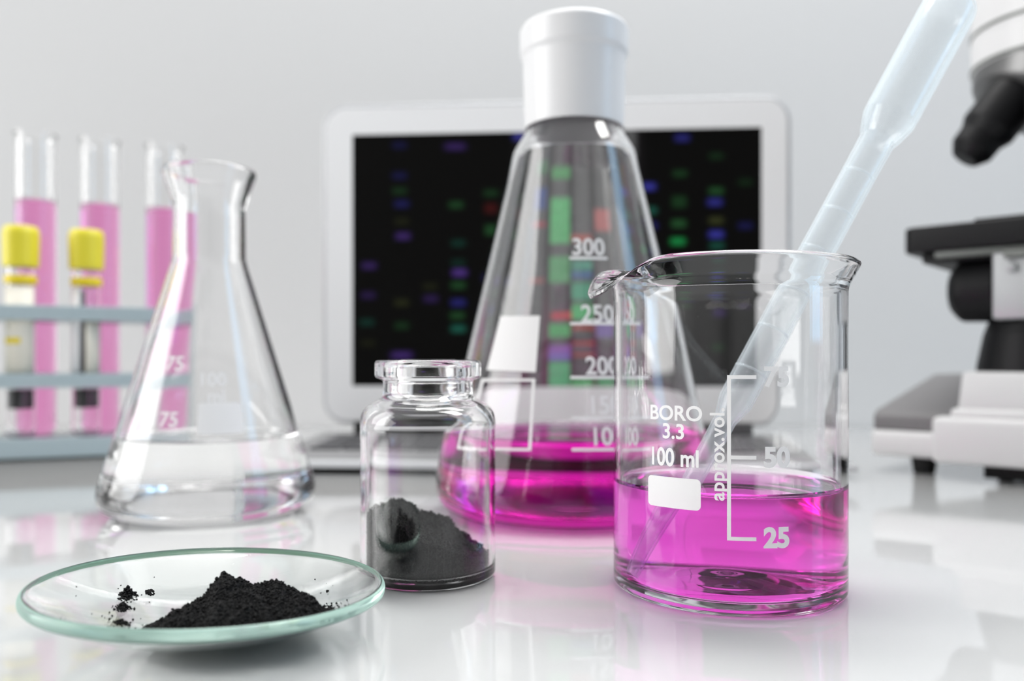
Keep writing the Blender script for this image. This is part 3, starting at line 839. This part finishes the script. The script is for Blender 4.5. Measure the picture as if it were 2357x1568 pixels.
lathe('field_lamp', fillet([(0, 44.4), (21.5, 44.4, .6), (21.2, 47.5, 1), (18.8, 60, 3), (16.5, 66.8, 4), (12, 68.3, 1), (0, 68.3)], 2), M['scope_k'], mic, 64, loc=(59, 22, 0))
box('condenser_bracket', (47.5, 120, 2, 40, 66, 95.6), M['scope_l'], mic, bev=1.2)
def lathe_ax(name, prof, mat, start, axis, seg=48, deform=None):
    o = lathe(name, prof, mat, mic, seg, deform); o.location = Vector(start)*S
    o.rotation_mode = 'QUATERNION'; o.rotation_quaternion = Vector((0, 0, 1)).rotation_difference(Vector(axis).normalized()); return o
lathe_ax('condenser_screw', fillet([(0, 0), (2.2, 0, .4), (2.2, 2.6, .8), (0, 3)], 1), M['scope_l'], (54.5, 2.2, 87), (0, -1, 0), 24)
lathe_ax('focus_knob', fillet([(0, 0), (8.5, .2, 2.5), (13.0, 4.0, 4.2), (13.4, 18.3, .6), (0, 18.3)], 1.2), M['scope_k'], (29, 16, 79), (1, 0, 0), 96,
         lambda r, z, th: (r*(1+.012*math.cos(40*th)) if r > 10 else r, z, th))
box('knob_shaft', (47, 60, 11, 21, 74, 84), M['scope_k'], mic, bev=1)
stg = plate('stage', rrect(13.5, 165, 0, 130, 5), 95.6, 106.8, M['scope_k'], mic, bev=1.2)
bmx = box_bm(20, 150, 5, 115, 91.2, 95.7, bev=.8)
put('stage_underplate', bmx, M['scope_k'], mic)
box('stage_slider', (26, 60, 1.5, 8, 92.8, 95.5), M['ring'], mic, bev=.4)
box('stage_slider', (52, 120, -1, 6, 90.6, 93.4), M['ring'], mic, bev=.4)
box('slide_holder', (40, 90, 6, 60, 106.6, 108.6), M['scope_k'], mic, bev=.6)
arm = plate('arm', [(118, 42), (175, 42), (178, 240), (96, 240), (96, 205), (122, 196), (126, 120)], 74, 118, M['scope_w'], mic, axis='x', bev=4)
HC = (60, 58)
lathe('head_tube', fillet([(0, 180), (31, 180, 1.5), (32.5, 182, 1), (32.5, 236, 2), (30, 238), (0, 238)], 3), M['scope_w'], mic, 96, loc=(HC[0], HC[1], 0))
box('head_body', (30, 100, 40, 120, 205, 240), M['scope_w'], mic, bev=6)
for z in (182.8, 198.0):
    lathe('trim_ring', fillet([(31.5, z-.9), (32.9, z-.9, .2), (32.9, z+.7, .2), (31.5, z+.7)], 1), M['ring'], mic, 96, loc=(HC[0], HC[1], 0))
dn = Vector((-.34, -.26, -.90)).normalized()
lathe_ax('nosepiece', fillet([(0, -8), (30, -8, 2), (31.5, 1, 3), (28, 10, 5), (17, 16.5, 4), (0, 18)], 2), M['scope_s'], (HC[0]-2, HC[1]-2, 172.5), dn, 96)
def objective(start, axis, L, r):
    o = lathe_ax('objective', fillet([(0, 0), (r*.95, 0, .5), (r, 3, .5), (r, L*.55, .8), (r*.82, L*.68, .8), (r*.8, L*.86, 1.5), (r*.5, L, 1.2), (0, L)], 2), M['scope_k'], start, axis, 48)
    return o
objective((49.5, 40, 168), (-.52, -.30, -.80), 36, 11.5)
objective((66, 36, 168), (.12, -.42, -.90), 30, 13)
objective((84, 60, 167), (.45, .1, -.89), 32, 10)
